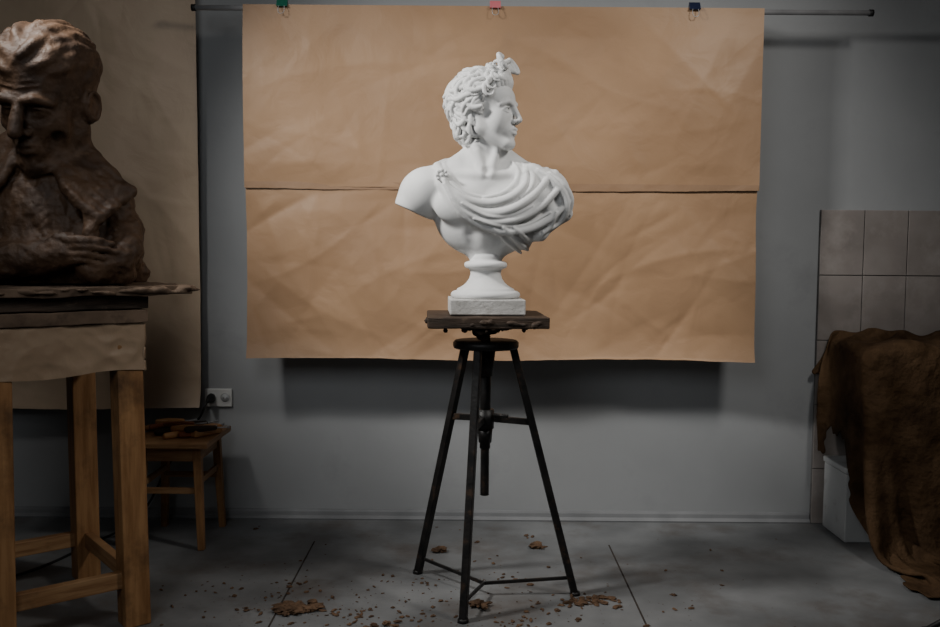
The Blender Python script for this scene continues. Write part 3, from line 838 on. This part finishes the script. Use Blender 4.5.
keep = ((i >= cut) | (j < 15+2*np.sin(i*1.1))).ravel() & ((i >= 1+1.2*np.sin(j*.8))).ravel()
a = (i*ny+j).ravel()[keep]
cl = mobj('burlap_cloth', P.reshape(-1,3).tolist(), np.stack([a, a+1, a+ny+1, a+ny], 1).tolist(), M['burlap'], True)
bm = bmesh.new(); bm.from_mesh(cl.data); bmesh.ops.delete(bm, geom=[v for v in bm.verts if not v.link_faces], context='VERTS'); bm.to_mesh(cl.data); bm.free()
ss = cl.modifiers.new('sub', 'SUBSURF'); ss.levels = 2; ss.render_levels = 2
so2 = cl.modifiers.new('sol', 'SOLIDIFY'); so2.thickness = .004; so2.offset = 0
wb = [box('bowl', 1.59, 2.20, 3.60, 3.970, .70, .780, M['white'], .02), box('ped', 1.80, 1.98, 3.72, 3.95, 0, .70, M['white'], .03)]
join(wb, 'washbasin')
bxw = [box('body', 1.560, 1.705, 3.715, 3.955, 0, .285, M['boxw'], .004), box('lid', 1.555, 1.710, 3.710, 3.960, .288, .312, M['boxw'], .005)]
join(bxw, 'storage_box')

# black light stand, mostly outside the frame at the right
ls = []
hub = Vector((1.75, 2.86, 0))
for a in (math.radians(188), math.radians(308), math.radians(68)):
    f = hub+Vector((math.cos(a)*.30, math.sin(a)*.30, .010))
    ls.append(tube('leg', [hub+Vector((math.cos(a)*.02, math.sin(a)*.02, .14)), f], [.009,.009], M['black'], 10))
    ls.append(tube('tip', [f-Vector((math.cos(a)*.02, math.sin(a)*.02, 0)), f+Vector((math.cos(a)*.012, math.sin(a)*.012, 0))], [.011,.011], M['black'], 10))
    ls.append(tube('strut', [hub+Vector((math.cos(a)*.02, math.sin(a)*.02, .05)), hub+Vector((math.cos(a)*.16, math.sin(a)*.16, .078))], [.005,.005], M['black'], 8))
ls.append(tube('pole', [hub+Vector((0,0,.04)), hub+Vector((0,0,.60)), hub+Vector((0,0,.601)), hub+Vector((0,0,1.15))], [.014,.014,.010,.010], M['black'], 14))
ls.append(tube('collar', [hub+Vector((0,0,.12)), hub+Vector((0,0,.17))], [.026,.026], M['black'], 14))
ls.append(tube('collar', [hub+Vector((0,0,.58)), hub+Vector((0,0,.63))], [.020,.020], M['black'], 14))
join(ls, 'light_stand')

# ------------------------------------------------------------------ clay crumbs on the floor
r = np.random.RandomState(21)
vs = []; fs = []
bm0 = bmesh.new(); bmesh.ops.create_icosphere(bm0, subdivisions=2, radius=1); bv = [v.co.copy() for v in bm0.verts]; bf = [[v.index for v in f.verts] for f in bm0.faces]; bm0.free()
def chunk(x, y, s, flat=.55, zb=0):
    o = len(vs); off = Vector(r.uniform(-50, 50, 3)); sc = Vector((r.uniform(.6,1.9), r.uniform(.5,1.2), r.uniform(.6,1.1)*flat)); an = r.uniform(0, 6.3)
    ca, sa = math.cos(an), math.sin(an)
    for v in bv:
        k = 1+.6*mnoise.noise(v*1.9+off)+.3*mnoise.noise(v*4+off)
        p = Vector((v.x*sc.x, v.y*sc.y, v.z*sc.z))*s*k
        vs.append((x+p.x*ca-p.y*sa, y+p.x*sa+p.y*ca, max(p.z+s*flat*.6+zb, .0008)))
    for f in bf: fs.append([o+i for i in f])
for i in range(620):
    q = r.rand()
    if q < .5: x, y = .05+r.normal()*.33, 2.96+r.normal()*.22
    elif q < .82: x, y = -.60+r.normal()*.18, 2.96+r.normal()*.20
    else: x, y = r.uniform(-1.0, 1.3), r.uniform(2.5, 3.9)
    if y > 3.93 or (abs(x-1.63) < .12 and y > 3.65): continue
    chunk(x, y, .0014+.0075*r.rand()**4)
for (cx, cy, n, sp_, s) in ((-.58,2.96,70,.036,.016), (-.115,3.56,8,.012,.018), (.27,3.62,9,.012,.017), (.30,3.62,5,.01,.010), (.27,3.76,3,.01,.010), (.03,3.00,10,.014,.016), (.42,3.06,50,.050,.010), (.36,3.03,14,.02,.010), (-.37,2.93,26,.05,.007),(.15,2.88,16,.05,.006),(-.2,3.2,12,.08,.005),(.1,3.25,10,.05,.006),(-.15,2.9,14,.05,.006),(-.25,2.80,26,.05,.011),(.75,3.0,8,.06,.006),(-.95,3.15,10,.06,.006)):
    for _ in range(n): chunk(cx+r.normal()*sp_, cy+r.normal()*sp_*.6, s*r.uniform(.3,1.2), zb=r.uniform(0, s*.6) if s > .01 else 0)
mobj('clay_debris', vs, fs, M['debris'], False)

# ------------------------------------------------------------------ lights
def area(name, loc, target, size, power, color, spread=180):
    l = bpy.data.lights.new(name, 'AREA'); l.energy = power; l.color = color; l.size = size
    l.spread = math.radians(spread)
    o = bpy.data.objects.new(name, l); col.objects.link(o); o.location = loc
    o.rotation_euler = (Vector(target)-Vector(loc)).to_track_quat('-Z', 'Y').to_euler()
    return o
area('softbox_key', (1.70,2.10,2.90), (.20,3.7,1.00), .38, 9.5, (1,.965,.92), 88)
area('softbox_side', (-1.65,2.40,2.60), (.10,3.25,1.25), .28, 16, (1,.98,.95), 80)
area('added_left_fill', (-1.0,.2,2.5), (-.45,3.8,.7), 1.4, 8, (.95,.975,1.0), 105)  # unseen fill added to brighten the left side; no window stands here
w_ = bpy.data.worlds.new('world'); scene.world = w_; w_.use_nodes = True
w_.node_tree.nodes['Background'].inputs['Color'].default_value = (.92,.96,1,1)
w_.node_tree.nodes['Background'].inputs['Strength'].default_value = .022

cam = bpy.data.cameras.new('camera'); cam.lens = 35; cam.sensor_width = 36
co = bpy.data.objects.new('camera', cam); col.objects.link(co); scene.camera = co
co.location = (0,0,1.2)
co.rotation_euler = (Matrix.Rotation(math.radians(86), 3, 'X') @ Matrix.Rotation(.008, 3, 'Z')).to_euler()
